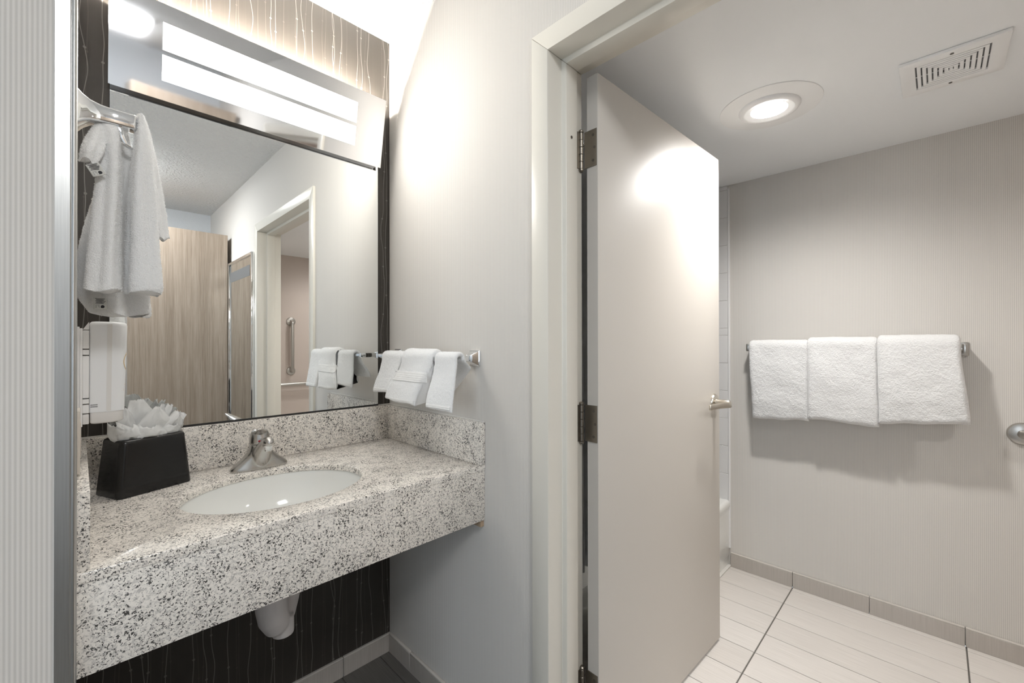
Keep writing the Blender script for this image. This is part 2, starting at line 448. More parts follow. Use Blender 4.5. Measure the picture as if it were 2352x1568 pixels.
# ------------------------------------------------------------------ bathroom door (open into the bathroom)
HX, HY = 1.024, .674
dv = Vector((1.869-HX, .642-HY, 0)); LEN = dv.length; du = dv.normalized(); dn = Vector((-du.y, du.x, 0))
dr = empty('door_1', (HX, HY, .012), 'greige bathroom door standing open into the bathroom', kind='structure')
def dP(a, n, z): return Vector((HX, HY, 0)) + du*a + dn*n + Vector((0, 0, z))
def dbox(name, a0, a1, n0, n1, z0, z1, mat, parent, bevel=0):
    vs = [dP(a, n, z) for a in (a0, a1) for n in (n0, n1) for z in (z0, z1)]
    return MB().raw(vs, [(0, 1, 3, 2), (4, 6, 7, 5), (0, 4, 5, 1), (2, 3, 7, 6), (0, 2, 6, 4), (1, 5, 7, 3)]).build(name, mat, parent, bevel, 2)
DT = .038
slab = dbox('leaf', 0, LEN, 0, DT, .012, 1.988, M['door'], dr, .0012)
dbox('hinge_edge', -.0006, .0006, .001, DT-.001, .014, 1.986, M['door_edge'], dr)
KX, KY = 1.017, .7265
for hz in (1.781, 1.001, .245):
    h = empty('hinge', (KX, KY, hz), parent=dr)
    for k in range(5):
        zz = hz-.052 + k*.0208
        MB().lathe([(.0062, 0), (.007, .0008), (.007, .0195), (.0062, .0203)], (KX, KY, zz), 'z', 16).build('knuckle', M['hinge'], h, smooth=True)
    MB().lathe([(.006, 0), (.0078, .001), (.0078, .005), (.005, .008)], (KX, KY, hz+.052), 'z', 16).build('pin_cap', M['hinge'], h, smooth=True)
    MB().lathe([(.005, -.008), (.0078, -.005), (.0078, -.001), (.006, 0)], (KX, KY, hz-.052), 'z', 16).build('pin_cap', M['hinge'], h, smooth=True)
    box('jamb_leaf', .984, KX, y1-.0028, y1-.0002, hz-.052, hz+.052, M['hinge'], h)
    dl = dbox('door_leaf', -.0032, -.0008, .003, DT+.006, hz-.052, hz+.052, M['hinge'], h)
    for zz in (-.036, 0, .036):
        c = dP(-.0034, .014 if zz else .009, hz+zz)
        MB().lathe([(.0042, -.0006), (.0042, .0006), (.002, .0007)], c, 'x', 10).build('screw', M['screw'], h, smooth=True)
        MB().lathe([(.0042, -.0006), (.0042, .0006), (.002, .0007)], (.992 if zz else .987, y1-.003, hz+zz), 'y', 10).build('screw', M['screw'], h, smooth=True)
# lever handles on both faces
for sg in (-1, 1):
    n0 = 0 if sg < 0 else DT
    hd = empty('lever_handle', dP(LEN-.055, n0, .99), parent=dr)
    def ring(r, n, z=.99, a=LEN-.055, k=28): return [dP(a+r*math.cos(2*PI*i/k), n, z+r*math.sin(2*PI*i/k)) for i in range(k)]
    MB().rings([ring(.033, n0), ring(.033, n0+sg*.003), ring(.030, n0+sg*.008), ring(.018, n0+sg*.010)]).build('rose', M['satin'], hd, smooth=True)
    MB().rings([ring(.0135, n0+sg*.009), ring(.0125, n0+sg*.018), ring(.0115, n0+sg*.034), ring(.0125, n0+sg*.036), ring(.0125, n0+sg*.060), ring(.010, n0+sg*.063)]).build('spindle', M['satin'], hd, smooth=True)
    # lever: wide at the hub, straight arm back towards the hinge side
    pts = [(.014, 0, .0125), (.0, 0, .0125), (-.03, 0, .0115), (-.06, 0, .011), (-.09, 0, .011), (-.137, 0, .0105)]
    lv_n = {.014: .058, .0: .058, -.03: .053, -.06: .045, -.09: .041, -.137: .040}
    rs = []
    for a, dz, hh in pts:
        th = .006 if a > -.03 else .0045
        nn = n0+sg*lv_n[a]
        rs.append([dP(LEN-.055+a, nn-th, .99-.006+dz-hh), dP(LEN-.055+a, nn+th, .99-.006+dz-hh), dP(LEN-.055+a, nn+th, .99-.006+dz+hh), dP(LEN-.055+a, nn-th, .99-.006+dz+hh)])
    MB().rings(rs).build('lever', M['satin'], hd, .003, 3)
dbox('latch_plate', LEN-.0004, LEN+.0008, .006, DT-.006, .94, 1.04, M['satin'], dr)

# ------------------------------------------------------------------ granite vanity top
vt = empty('granite_vanity_top', (.44, 1.28, .684), 'speckled white granite vanity top with splashes and deep apron', 'vanity top')
SX, SY, SA, SB = .376, 1.24, .212, .172
def slab_mesh():
    x0, x1, ya, yb = XL+.001, XS-.0005, .9925, YM-.0005
    n = 128; ang = []
    cor = [math.atan2(yy-SY, xx-SX) for xx in (x0, x1) for yy in (ya, yb)]
    ang = sorted([2*PI*k/n-PI for k in range(n)] + cor)
    def outer(a, ins):
        c, s_ = math.cos(a), math.sin(a); t = 1e9
        if c > 1e-9: t = min(t, (x1-ins-SX)/c)
        if c < -1e-9: t = min(t, (x0+ins-SX)/c)
        if s_ > 1e-9: t = min(t, (yb-ins-SY)/s_)
        if s_ < -1e-9: t = min(t, (ya+ins-SY)/s_)
        return SX+c*t, SY+s_*t
    def ell(a, d):
        c, s_ = math.cos(a), math.sin(a); t = 1/math.sqrt((c/(SA+d))**2+(s_/(SB+d))**2)
        return SX+c*t, SY+s_*t
    zt_, zb_ = ZC, ZC-.0172
    R = []
    R.append([(*ell(a, 0), zb_) for a in ang]); R.append([(*ell(a, 0), zt_-.004) for a in ang])
    R.append([(*ell(a, .0012), zt_-.0012) for a in ang]); R.append([(*ell(a, .004), zt_) for a in ang])
    R.append([(*outer(a, .003), zt_) for a in ang]); R.append([(*outer(a, .0008), zt_-.0009) for a in ang])
    R.append([(*outer(a, 0), zt_-.003) for a in ang]); R.append([(*outer(a, 0), zb_) for a in ang])
    return MB().rings(R, closed=True)
slab_mesh().build('counter_slab', M['granite'], vt, smooth=True, angle=50)
box('apron', XL+.001, XS-.0005, .9938, 1.0138, .684, ZC-.0172, M['granite'], vt, .0015)
box('backsplash', XL+.001, XS-.0005, YM-.0200, YM-.0005, ZC, ZS, M['granite'], vt, .0015)
box('side_splash', XS-.020, XS-.0005, .992, YM-.0202, ZC, ZS, M['granite'], vt, .0015)
box('side_splash', XL+.001, .0145, 1.000, YM-.0202, ZC, ZS, M['granite'], vt, .0015)
box('support_block', XS-.014, XS-.001, .998, 1.03, .664, .684, M['plywood'], vt)
for (xa, xb_, ya, yb) in ((XL+.001, XS-.001, YM-.004, YM-.0002), (XS-.004, XS-.0002, .992, YM-.004)):
    box('caulk_bead', xa, xb_, ya, yb, ZS, ZS+.003, M['caulk'], vt)

# ------------------------------------------------------------------ undermount sink
sk = empty('undermount_sink', (SX, SY, .70), 'oval white undermount sink set in the granite', 'sink')
def ell_ring(ra, rb, z, n=64): return [(SX+ra*math.cos(2*PI*k/n), SY+rb*math.sin(2*PI*k/n), z) for k in range(n)]
R = [ell_ring(SA+.018, SB+.018, ZC-.0175), ell_ring(SA+.004, SB+.004, ZC-.0175)]
for k in range(1, 15):
    t = k/14; rr = math.cos(t*PI/2)**.55
    R.append(ell_ring(.024+(SA-.022)*rr, .024+(SB-.022)*rr, ZC-.020-.135*math.sin(t*PI/2)**1.25))
inner = len(R)
for k in range(14, 0, -1):
    t = k/14; rr = math.cos(t*PI/2)**.55
    R.append(ell_ring(.032+(SA-.022)*rr, .032+(SB-.022)*rr, ZC-.028-.137*math.sin(t*PI/2)**1.25))
R.append(ell_ring(SA+.018, SB+.018, ZC-.028))
MB().rings(R, closed=True).build('bowl', M['porcelain'], sk, smooth=True, angle=60)
MB().lathe([(.0, -.156), (.010, -.1555), (.018, -.153), (.023, -.1515), (.025, -.1535)], (SX, SY, ZC), 'z', 28, False, False).build('drain', M['chrome'], sk, smooth=True)

# ------------------------------------------------------------------ white drain trap under the sink
b = MB()
b.tube([(.352, 1.235, .70), (.353, 1.235, .60), (.356, 1.237, .545), (.362, 1.24, .51), (.372, 1.245, .487), (.384, 1.25, .474)], [.038, .038, .038, .037, .033, .022], 24)
b.tube([(.432, 1.31, .70), (.430, 1.31, .60), (.424, 1.305, .55), (.412, 1.29, .515), (.398, 1.27, .49), (.388, 1.255, .478)], [.030, .030, .030, .028, .026, .020], 24)
b.tube([(.386, 1.252, .500), (.388, 1.252, .462), (.3885, 1.252, .450)], [.029, .0275, .0265], 24)
tr = b.build('drain_trap', M['pvc'])
md = tr.modifiers.new('r', 'REMESH'); md.mode = 'VOXEL'; md.voxel_size = .0028
sm = tr.modifiers.new('s', 'SMOOTH'); sm.iterations = 6; sm.factor = .5
modifier_apply(tr)
tag(tr, 'white plastic drain trap hanging below the granite apron', 'drain trap')

# ------------------------------------------------------------------ faucet
fx, fy = .386, 1.455
fc = empty('sink_faucet', (fx, fy, ZC), 'brushed nickel single lever faucet behind the sink', 'faucet')
b = MB(); R = []
for z, wx, wy, cy in ((0, .077, .029, 0), (.004, .0775, .0295, 0), (.010, .0755, .0285, 0), (.017, .068, .028, 0), (.025, .058, .028, 0), (.034, .047, .028, -.001), (.044, .038, .028, -.002), (.055, .031, .028, -.003), (.066, .0275, .0275, -.002), (.074, .0265, .0265, 0)):
    R.append([(fx + wx*math.copysign(abs(math.cos(a))**.9, math.cos(a)), fy+cy+wy*math.copysign(abs(math.sin(a))**.8, math.sin(a)), ZC+z) for a in [2*PI*k/40 for k in range(40)]])
b.rings(R)
b.tube([(fx, 1.452, ZC+.020), (fx, 1.437, ZC+.040), (fx, 1.416, ZC+.062), (fx, 1.396, ZC+.079), (fx, 1.381, ZC+.0885), (fx, 1.367, ZC+.0915), (fx, 1.357, ZC+.0885), (fx, 1.3525, ZC+.0845)],
       [.027, .0255, .022, .0180, .0155, .0145, .011, .005], 24)
bd = b.build('body', M['nickel'], fc)
md = bd.modifiers.new('r', 'REMESH'); md.mode = 'VOXEL'; md.voxel_size = .0017
sm = bd.modifiers.new('s', 'SMOOTH'); sm.iterations = 8; sm.factor = .5
modifier_apply(bd)
MB().lathe([(.0095, -.012), (.0105, -.011), (.0105, -.002), (.012, 0), (.012, .006)], (fx, 1.370, ZC+.078), 'z', 24).build('aerator', M['chrome'], fc, smooth=True)
hb = MB(); hb.lathe([(.0265, .074), (.0272, .077), (.0272, .086), (.0265, .095), (.0245, .104), (.0205, .1115), (.014, .1165), (.006, .1185), (.0, .119)], (fx, fy, ZC), 'z', 36, True, False)
lv = [(fx-.001, fy-.004, ZC+.108, .016, .009), (fx-.004, fy-.025, ZC+.113, .0155, .008), (fx-.010, fy-.048, ZC+.119, .0125, .0055), (fx-.017, fy-.070, ZC+.1255, .0095, .0038), (fx-.022, fy-.086, ZC+.1305, .0065, .0022)]
hb.rings([[(x+wd*math.cos(a), y, z+hh*math.sin(a)) for a in [2*PI*k/20 for k in range(20)]] for x, y, z, wd, hh in lv])
hn = hb.build('lever_handle', M['nickel'], fc)
md = hn.modifiers.new('r', 'REMESH'); md.mode = 'VOXEL'; md.voxel_size = .0015
sm = hn.modifiers.new('s', 'SMOOTH'); sm.iterations = 6; sm.factor = .5
modifier_apply(hn)
rd = Vector((-.386, -1.455, 0)).normalized(); c = Vector((fx, fy, ZC+.085)) + rd*.0268
rt = Vector((-rd.y, rd.x, 0))
MB().rings([[c+rd*e+rt*(rr*1.15*math.cos(a))+Vector((0, 0, rr*.8*math.sin(a))) for a in [2*PI*k/18 for k in range(18)]] for rr, e in ((.0036, -.001), (.0036, .0006), (.0024, .0012))]).build('red_dot', M['red'], hn, smooth=True)

# ------------------------------------------------------------------ mirror
mr = empty('vanity_mirror', (.44, 1.567, ZS), 'large frameless wall mirror above the granite backsplash', 'mirror')
MX0, MX1, MZ0, MZ1 = .058, .831, .989, 2.00
box('glass', MX0, MX1, 1.5652, 1.5698, MZ0, MZ1, M['mirror'], mr)
for xe in (MX0-.0006, MX1-.0004): box('polished_edge', xe, xe+.001, 1.5648, 1.5699, MZ0, MZ1, M['mirror_edge'], mr)
box('bottom_channel', MX0, MX1, 1.5635, 1.5699, ZS+.0005, MZ0+.002, M['mirror_edge'], mr)

# ------------------------------------------------------------------ vanity light
vl = empty('vanity_light', (.43, 1.55, 1.914), 'tilted satin metal vanity light with two glowing strips above the mirror', 'wall lamp')
P0 = Vector((0, 1.545, 1.914)); pv = Vector((0, -.045, .243)).normalized(); pn = Vector((0, pv.z, -pv.y)); pn = -pn if pn.y > 0 else pn
def pl(x, v, n): return Vector((x, 0, 0)) + P0 + pv*v + pn*n
def plbox(x0, x1, v0, v1, n0, n1):
    vs = [pl(x, v, n) for x in (x0, x1) for v in (v0, v1) for n in (n0, n1)]
    return MB().raw(vs, [(0, 1, 3, 2), (4, 6, 7, 5), (0, 4, 5, 1), (2, 3, 7, 6), (0, 2, 6, 4), (1, 5, 7, 3)])
LX0, LX1, DX0, DX1 = .054, .831, .1635, .7215
va = [(.000, .0515), (.1190, .1315), (.2025, .2495)]
b = MB()
def addplate(x0, x1, v0, v1):
    q = [pl(x, v, n) for x in (x0, x1) for v in (v0, v1) for n in (-.003, 0)]
    b.raw(q, [(0, 1, 3, 2), (4, 6, 7, 5), (0, 4, 5, 1), (2, 3, 7, 6), (0, 2, 6, 4), (1, 5, 7, 3)])
addplate(LX0, DX0, 0, .2495); addplate(DX1, LX1, 0, .2495)
for v0, v1 in va: addplate(DX0, DX1, v0, v1)
b.build('reflector_plate', M['plate'], vl)
for v0, v1 in ((.0515, .1190), (.1315, .2025)):
    plbox(DX0+.0002, DX1-.0002, v0+.0002, v1-.0002, -.004, .0012).build('diffuser', M['diffuser'], vl, .0006, 1)
    al = bpy.data.lights.new('strip_light', 'AREA'); al.shape = 'RECTANGLE'; al.size = DX1-DX0-.006; al.size_y = v1-v0-.004
    al.energy = STRIP_W; al.color = (1, .972, .925); al.spread = math.radians(180)
    ao = bpy.data.objects.new('strip_light', al); _link(ao, vl, pl((DX0+DX1)/2, (v0+v1)/2, .0018))
    ao.rotation_euler = (-pn).to_track_quat('Z', 'Y').to_euler() if False else pn.to_track_quat('-Z', 'Y').to_euler()
b = MB(); b.box(.058, .816, 1.5475, 1.5650, 1.917, 1.921); b.box(.058, .816, 1.5605, 1.5650, 1.921, 2.13)
b.build('housing', M['housing'], vl)
for z, y in ((2.02, 1.5425), (2.115, 1.534)):
    MB().lathe([(.0, 0), (.007, 0), (.007, .70), (.0, .70)], (.088, y, z), 'x', 18, False, False).build('fluorescent_tube', M['tube'], vl, smooth=True)
for x in (.058, .813):
    vs = [(x+dx, y, z) for dx in (0, .003) for y, z in ((1.5475, 1.921), (1.5605, 1.921), (1.5605, 2.13), (1.5105, 2.13))]
    MB().raw(vs, [(3, 2, 1, 0), (4, 5, 6, 7), (0, 1, 5, 4), (1, 2, 6, 5), (2, 3, 7, 6), (3, 0, 4, 7)]).build('end_cap', M['white_metal'], vl)

# ------------------------------------------------------------------ terry pile: tiny tufts on a towel surface
def add_pile(o, density, length, seed, wid=.00045):
    rnd = random.Random(seed); me = o.data; vs, fs = [], []
    for p in me.polygons:
        n = p.area*density; k = int(n) + (1 if rnd.random() < n-int(n) else 0)
        if not k: continue
        co = [me.vertices[i].co for i in p.vertices]
        for _ in range(k):
            a, b_ = rnd.random(), rnd.random()
            q = co[0]*(1-a)*(1-b_) + co[1 % len(co)]*a*(1-b_) + co[2 % len(co)]*a*b_ + co[-1]*(1-a)*b_
            d = (p.normal + Vector((rnd.gauss(0, .45), rnd.gauss(0, .45), rnd.gauss(-.15, .45)))).normalized()
            t = d.orthogonal().normalized(); t = (t*math.cos(6.28*rnd.random()) + d.cross(t)*math.sin(6.28*rnd.random())).normalized()
            L = length*(.5+rnd.random()); i0 = len(vs)
            vs += [q+t*wid, q-t*wid, q+d*L+t*wid*.5, q+d*L-t*wid*.5]; fs.append((i0, i0+1, i0+3, i0+2))
    m2 = bpy.data.meshes.new('terry_pile'); m2.from_pydata(vs, [], fs); m2.update()
    c = obj('terry_pile', m2, M['pile'], o, W[o]); c['kind'] = 'stuff'
    return c

# ------------------------------------------------------------------ draped towels
def drape(name, label, cat, group, bx, bz, yt, yb, zf, zb, xf, xk, th, R, seed, nu=44, nv=90, wr=.004, fine=.0008, pile=0, ykb=None, zcurve=0.0, mat='terry', bulge=0.0, edge_w=None):
    """towel folded over a bar along Y at (bx, bz): yt/yb = (low, high) Y at the top / front hem, zf / zb = hem heights."""
    ykb = ykb or yb; rows = []
    ew = edge_w or th*.9
    for i in range(nu+1):
        u = i/nu; row_o, row_i = [], []
        yT = lerp(yt[0], yt[1], u); yF = lerp(yb[0], yb[1], u); yK = lerp(ykb[0], ykb[1], u)
        z0 = lerp(zf[0], zf[1], u) + zcurve*math.sin(PI*u) + wr*1.3*noise.noise(Vector((u*3.5, seed*2.3, 0))); z1 = lerp(zb[0], zb[1], u)
        L1, L2, L3 = bz-z0, PI*R, bz-z1; LT = L1+L2+L3
        wdt = abs(yb[1]-yb[0]); du_ = min(u, 1-u)*wdt
        eu = math.sqrt(max(0, 1-(1-min(1, du_/ew))**2))
        for j in range(nv+1):
            s = LT*j/nv
            if s < L1:
                t = s/L1; x = lerp(xf, bx-R, smooth01(t)**.8 if t > 0 else 0) - bulge*math.sin(PI*t)*eu; z = lerp(z0, bz, t); y = lerp(yF, yT, smooth01(t)); nx, nz = -1, 0
            elif s < L1+L2:
                a = (s-L1)/R; x = bx-R*math.cos(a); z = bz+R*math.sin(a); y = yT; nx, nz = -math.cos(a), math.sin(a)
            else:
                t = (s-L1-L2)/L3; x = lerp(bx+R, xk, smooth01(t)); z = lerp(bz, z1, t); y = lerp(yT, yK, smooth01(t)); nx, nz = 1, 0
            de = min(s, LT-s); ev = math.sqrt(max(0, 1-(1-min(1, de/(th*.55)))**2))
            h = th*.5*max(.10, eu)*max(.10, ev)
            p = Vector((x, y, z)); q = p*9+Vector((seed*3.1, seed*1.7, 0))
            d = wr*(noise.noise(q)+.5*noise.noise(q*2.3)) + fine*noise.noise(p*110)
            e = wr*.5*noise.noise(q*1.4+Vector((9, 3, 1)))
            row_o.append(Vector((x+nx*(h+d), y+e*eu, z+nz*(h+d*.4)))); row_i.append(Vector((x-nx*(h-d*.5), y+e*eu, z-nz*(h-d*.3))))
        rows.append(row_o + row_i[::-1])
    b = MB().rings(rows)
    o = b.build(name, M[mat], smooth=True, angle=180)
    tag(o, label, cat, group)
    if pile: add_pile(o, pile*1.3, .0012, seed, .0003)
    return o

# ---- hand towel bar on the ribbed wall
BX, BZ = .800, 1.182
tb = empty('hand_towel_bar', (XS, 1.26, BZ), 'chrome towel bar with square posts on the ribbed wall beside the mirror', 'towel bar')
for yy in (1.037, 1.497):
    rs = []
    for x, h in ((XS-.0005, .0245), (XS-.005, .0245), (XS-.0065, .0215), (XS-.010, .0205), (XS-.024, .0125), (XS-.030, .0105)):
        rs.append([(x, yy-h, BZ-h), (x, yy+h, BZ-h), (x, yy+h, BZ+h), (x, yy-h, BZ+h)])
    p = MB().rings(rs).build('post_base', M['chrome'], tb, .0008, 2)
    MB().box(BX-.010, XS-.029, yy-.0085, yy+.0085, BZ-.0085, BZ+.0085).build('post_arm', M['chrome'], tb, .0015, 2)
MB().box(BX-.0055, BX+.0055, 1.045, 1.489, BZ-.0055, BZ+.0055).build('rod', M['chrome'], tb, .001, 2)
g = 'hand towels on the chrome bar'
t1 = drape('hand_towel', 'narrow white hand towel nearest the mirror on the chrome bar', 'towel', g, BX, BZ, (1.305, 1.445), (1.325, 1.475), (1.060, 1.052), (1.09, 1.09), .766, .845, .013, .014, 3, wr=.003, pile=240000)
t2 = drape('hand_towel', 'white hand towel with woven border, middle of the three on the chrome bar', 'towel', g, BX, BZ, (1.120, 1.290), (1.180, 1.362), (1.030, 1.036), (1.045, 1.06), .752, .848, .019, .020, 5, wr=.005, pile=240000)
t3 = drape('hand_towel', 'white hand towel nearest the doorway on the chrome bar', 'towel', g, BX, BZ, (1.007, 1.114), (1.002, 1.128), (1.027, 1.030), (1.150, 1.07), .762, .858, .013, .015, 7, wr=.003, pile=240000, ykb=(1.030, 1.12))
def strip_on(parent, name, mat, bx, yb, z0, z1, xa, seed, nu=24):
    vs, fs = [], []
    for i in range(nu+1):
        u = i/nu
        for j in range(7):
            t = j/6; vs.append(Vector((xa + .0012*math.sin(j*2.1), lerp(yb[0], yb[1], u), lerp(z0, z1, t))))
    for i in range(nu):
        for j in range(6): fs.append((i*7+j, i*7+j+1, (i+1)*7+j+1, (i+1)*7+j))
    return vs, fs
# woven border band of the middle towel: projected onto the towel's own front surface
def band(towel, z0, z1, inset, mat, name, rows=5, off=.0007):
    import mathutils
    bvh = mathutils.bvhtree.BVHTree.FromPolygons([v.co+W[towel] for v in towel.data.vertices], [tuple(p.vertices) for p in towel.data.polygons])
    ys = [v.co.y+W[towel].y for v in towel.data.vertices if z0 < v.co.z+W[towel].z < z1 and v.co.x+W[towel].x < BX-.01]
    y0_, y1_ = min(ys)+inset, max(ys)-inset; nu = 60; vs, fs = [], []
    for i in range(nu+1):
        for j in range(rows*4+1):
            z = lerp(z0, z1, j/(rows*4)); y = lerp(y0_, y1_, i/nu)
            hit = bvh.ray_cast(Vector((BX-.2, y, z)), Vector((1, 0, 0)))
            x = hit[0].x if hit[0] else BX-.03
            vs.append((x-off-(.0007 if j % 4 == 1 else 0)-.0003*math.sin(i*2.1), y, z))
    nr = rows*4+1
    for i in range(nu):
        for j in range(nr-1): fs.append((i*nr+j, i*nr+j+1, (i+1)*nr+j+1, (i+1)*nr+j))
    b = MB().raw(vs, fs); o = b.build(name, M[mat], towel, smooth=True, angle=180)
    s_ = o.modifiers.new('s', 'SOLIDIFY'); s_.thickness = .0006
    return o
band(t2, 1.105, 1.137, .002, 'terry_band', 'woven_border', 5)
for tw, z0 in ((t1, 1.056), (t2, 1.034), (t3, 1.031)):
    band(tw, z0+.003, z0+.013, .004, 'terry_band', 'hem', 2)

# ---- bath towels on the far wall
RX, RZ = 2.455, 1.205
rk = empty('bath_towel_bar', (XF, .31, RZ), 'satin towel bar carrying three bath towels on the far wall', 'towel bar')
for yy in (.700, -.078):
    MB().box(XF-.008, XF-.0005, yy-.014, yy+.014, RZ-.030, RZ+.026).build('flange', M['stainless'], rk, .003, 2)
    MB().box(RX-.012, XF-.01, yy-.006, yy+.006, RZ-.020, RZ+.018).build('bracket_arm', M['stainless'], rk, .003, 2)
MB().lathe([(.009, 0), (.009, .765)], (RX, -.071, RZ), 'y', 16).build('rod', M['stainless'], rk, smooth=True)
g = 'folded bath towels on the far wall'
drape('bath_towel', 'folded white bath towel on the far wall nearest the open door', 'towel', g, RX, RZ, (.432, .690), (.430, .672), (.860, .845), (.87, .87), 2.425, 2.490, .030, .024, 11, nu=60, nv=120, wr=.0055, bulge=.008, edge_w=.02, mat='plush', fine=.0022)
drape('bath_towel', 'folded white bath towel in the middle of the three on the far wall', 'towel', g, RX+.002, RZ+.008, (.183, .440), (.176, .434), (.866, .875), (.88, .88), 2.412, 2.492, .034, .026, 13, nu=60, nv=120, wr=.006, bulge=.010, edge_w=.02, mat='plush', fine=.0022)
drape('bath_towel', 'folded white bath towel on the far wall nearest the grab bar', 'towel', g, RX+.002, RZ+.012, (-.066, .186), (-.090, .180), (.915, .882), (.90, .90), 2.408, 2.492, .036, .027, 17, nu=60, nv=120, wr=.006, bulge=.010, edge_w=.02, mat='plush', fine=.0022)

# ------------------------------------------------------------------ chrome towel hook with gathered cloths
KY_, KZ_ = 1.13, 1.664
hk = empty('towel_hook', (XL, KY_, KZ_), 'polished chrome towel hook on the left alcove wall', 'hook')
rs = []
for x, hy, hz, dz in ((XL+.0005, .030, .034, -.002), (XL+.004, .029, .032, -.002), (XL+.012, .024, .024, -.001), (XL+.022, .019, .0185, 0), (XL+.036, .0155, .0155, 0), (XL+.055, .0145, .0145, 0), (XL+.086, .014, .0145, 0)):
    rs.append([(x, KY_+sy*hy, KZ_+dz+sz*hz) for sy, sz in ((-1, -1), (1, -1), (1, 1), (-1, 1))])
MB().rings(rs).build('arm', M['chrome'], hk, .0035, 3)
b = MB(); rs = []
for x, z, hy, th in ((XL+.060, KZ_-.012, .010, .006), (XL+.064, KZ_-.030, .009, .005), (XL+.070, KZ_-.044, .008, .004), (XL+.080, KZ_-.050, .007, .003)):
    rs.append([(x+sx*th, KY_+sy*hy, z) for sy, sx in ((-1, -1), (1, -1), (1, 1), (-1, 1))])
b.rings(rs).build('prong', M['chrome'], hk, .002, 2)

def gather(name, label, group, path, folds, seed, nt=96, na=120, pile=0, hem=True):
    """path rows: (x, y, z, rx, ry, fold depth)"""
    R = []
    for i in range(nt+1):
        t = i/nt*(len(path)-1); k = min(int(t), len(path)-2); f = t-k
        P = [path[max(k-1, 0)], path[k], path[k+1], path[min(k+2, len(path)-1)]]
        c = [.5*(2*P[1][m]+(P[2][m]-P[0][m])*f+(2*P[0][m]-5*P[1][m]+4*P[2][m]-P[3][m])*f*f+(3*P[1][m]-P[0][m]-3*P[2][m]+P[3][m])*f**3) for m in range(6)]
        ring = []
        for j in range(na):
            a = 2*PI*j/na
            w_ = math.cos(folds*a+seed+1.2*noise.noise(Vector((i*.02, seed, 0))))*.6 + .5*math.cos((folds+2)*a-seed*2+i*.012)
            r = 1 + c[5]*w_ + .10*noise.noise(Vector((math.cos(a)*1.5, math.sin(a)*1.5, i*.03+seed)))
            p = Vector((c[0]+c[3]*r*math.cos(a), c[1]+c[4]*r*math.sin(a), c[2]))
            if i > nt*.86: p.z += .004*(i/nt-.86)/.14*math.cos(folds*a+seed)
            d = .0012*noise.noise(p*170)
            ring.append(p+Vector((math.cos(a), math.sin(a), 0))*d)
        R.append(ring)
    o = MB().rings(R).build(name, M['terry'], smooth=True, angle=180)
    tag(o, label, 'towel', group)
    if pile: add_pile(o, pile*1.3, .0012, seed, .0003)
    return o
g = 'cloths gathered on the chrome hook'
tA = gather('washcloth', 'white washcloth gathered on the hook, closest to the camera on its left', g,
            [(.042, 1.132, 1.651, .012, .010, .05), (.042, 1.128, 1.640, .0145, .014, .15), (.042, 1.120, 1.60, .0155, .017, .30), (.040, 1.112, 1.52, .0165, .019, .26), (.036, 1.106, 1.44, .018, .021, .27), (.034, 1.104, 1.38, .020, .022, .27), (.032, 1.102, 1.328, .021, .022, .27)], 2, 1.0, pile=320000)
tB = gather('washcloth', 'white washcloth gathered on the hook tip, on its right side', g,
            [(.087, 1.134, 1.686, .005, .014, .03), (.089, 1.130, 1.668, .0085, .016, .08), (.089, 1.124, 1.62, .014, .020, .25), (.088, 1.118, 1.53, .021, .023, .26), (.088, 1.114, 1.44, .025, .025, .27), (.088, 1.112, 1.40, .027, .026, .27), (.090, 1.110, 1.345, .030, .027, .27), (.090, 1.110, 1.328, .0285, .0255, .27)], 2, 2.6, pile=320000)
tC = gather('washcloth', 'white washcloth hanging lowest behind the others on the hook', g,
            [(.062, 1.160, 1.660, .008, .008, .05), (.060, 1.170, 1.64, .014, .016, .15), (.060, 1.180, 1.56, .026, .022, .25), (.056, 1.188, 1.46, .040, .028, .26), (.054, 1.192, 1.38, .047, .030, .28), (.056, 1.192, 1.33, .050, .030, .28), (.066, 1.190, 1.288, .040, .026, .3)], 5, 4.0, pile=200000)
tD = gather('washcloth', 'white washcloth with its corner bunched against the alcove wall beside the hook', g,
            [(.032, 1.138, 1.650, .008, .010, .05), (.029, 1.130, 1.636, .012, .013, .1), (.022, 1.114, 1.606, .015, .014, .14), (.016, 1.098, 1.580, .015, .014, .18), (.012, 1.096, 1.560, .012, .012, .2)], 3, 5.5, nt=48, pile=320000)
tE = gather('washcloth', 'white washcloth with a short corner at far right of the hook', g,
            [(.086, 1.150, 1.688, .007, .012, .03), (.093, 1.152, 1.665, .010, .014, .08), (.104, 1.156, 1.58, .014, .016, .15), (.115, 1.158, 1.50, .014, .016, .22), (.121, 1.158, 1.45, .012, .014, .24)], 3, 6.4, nt=64, pile=320000)
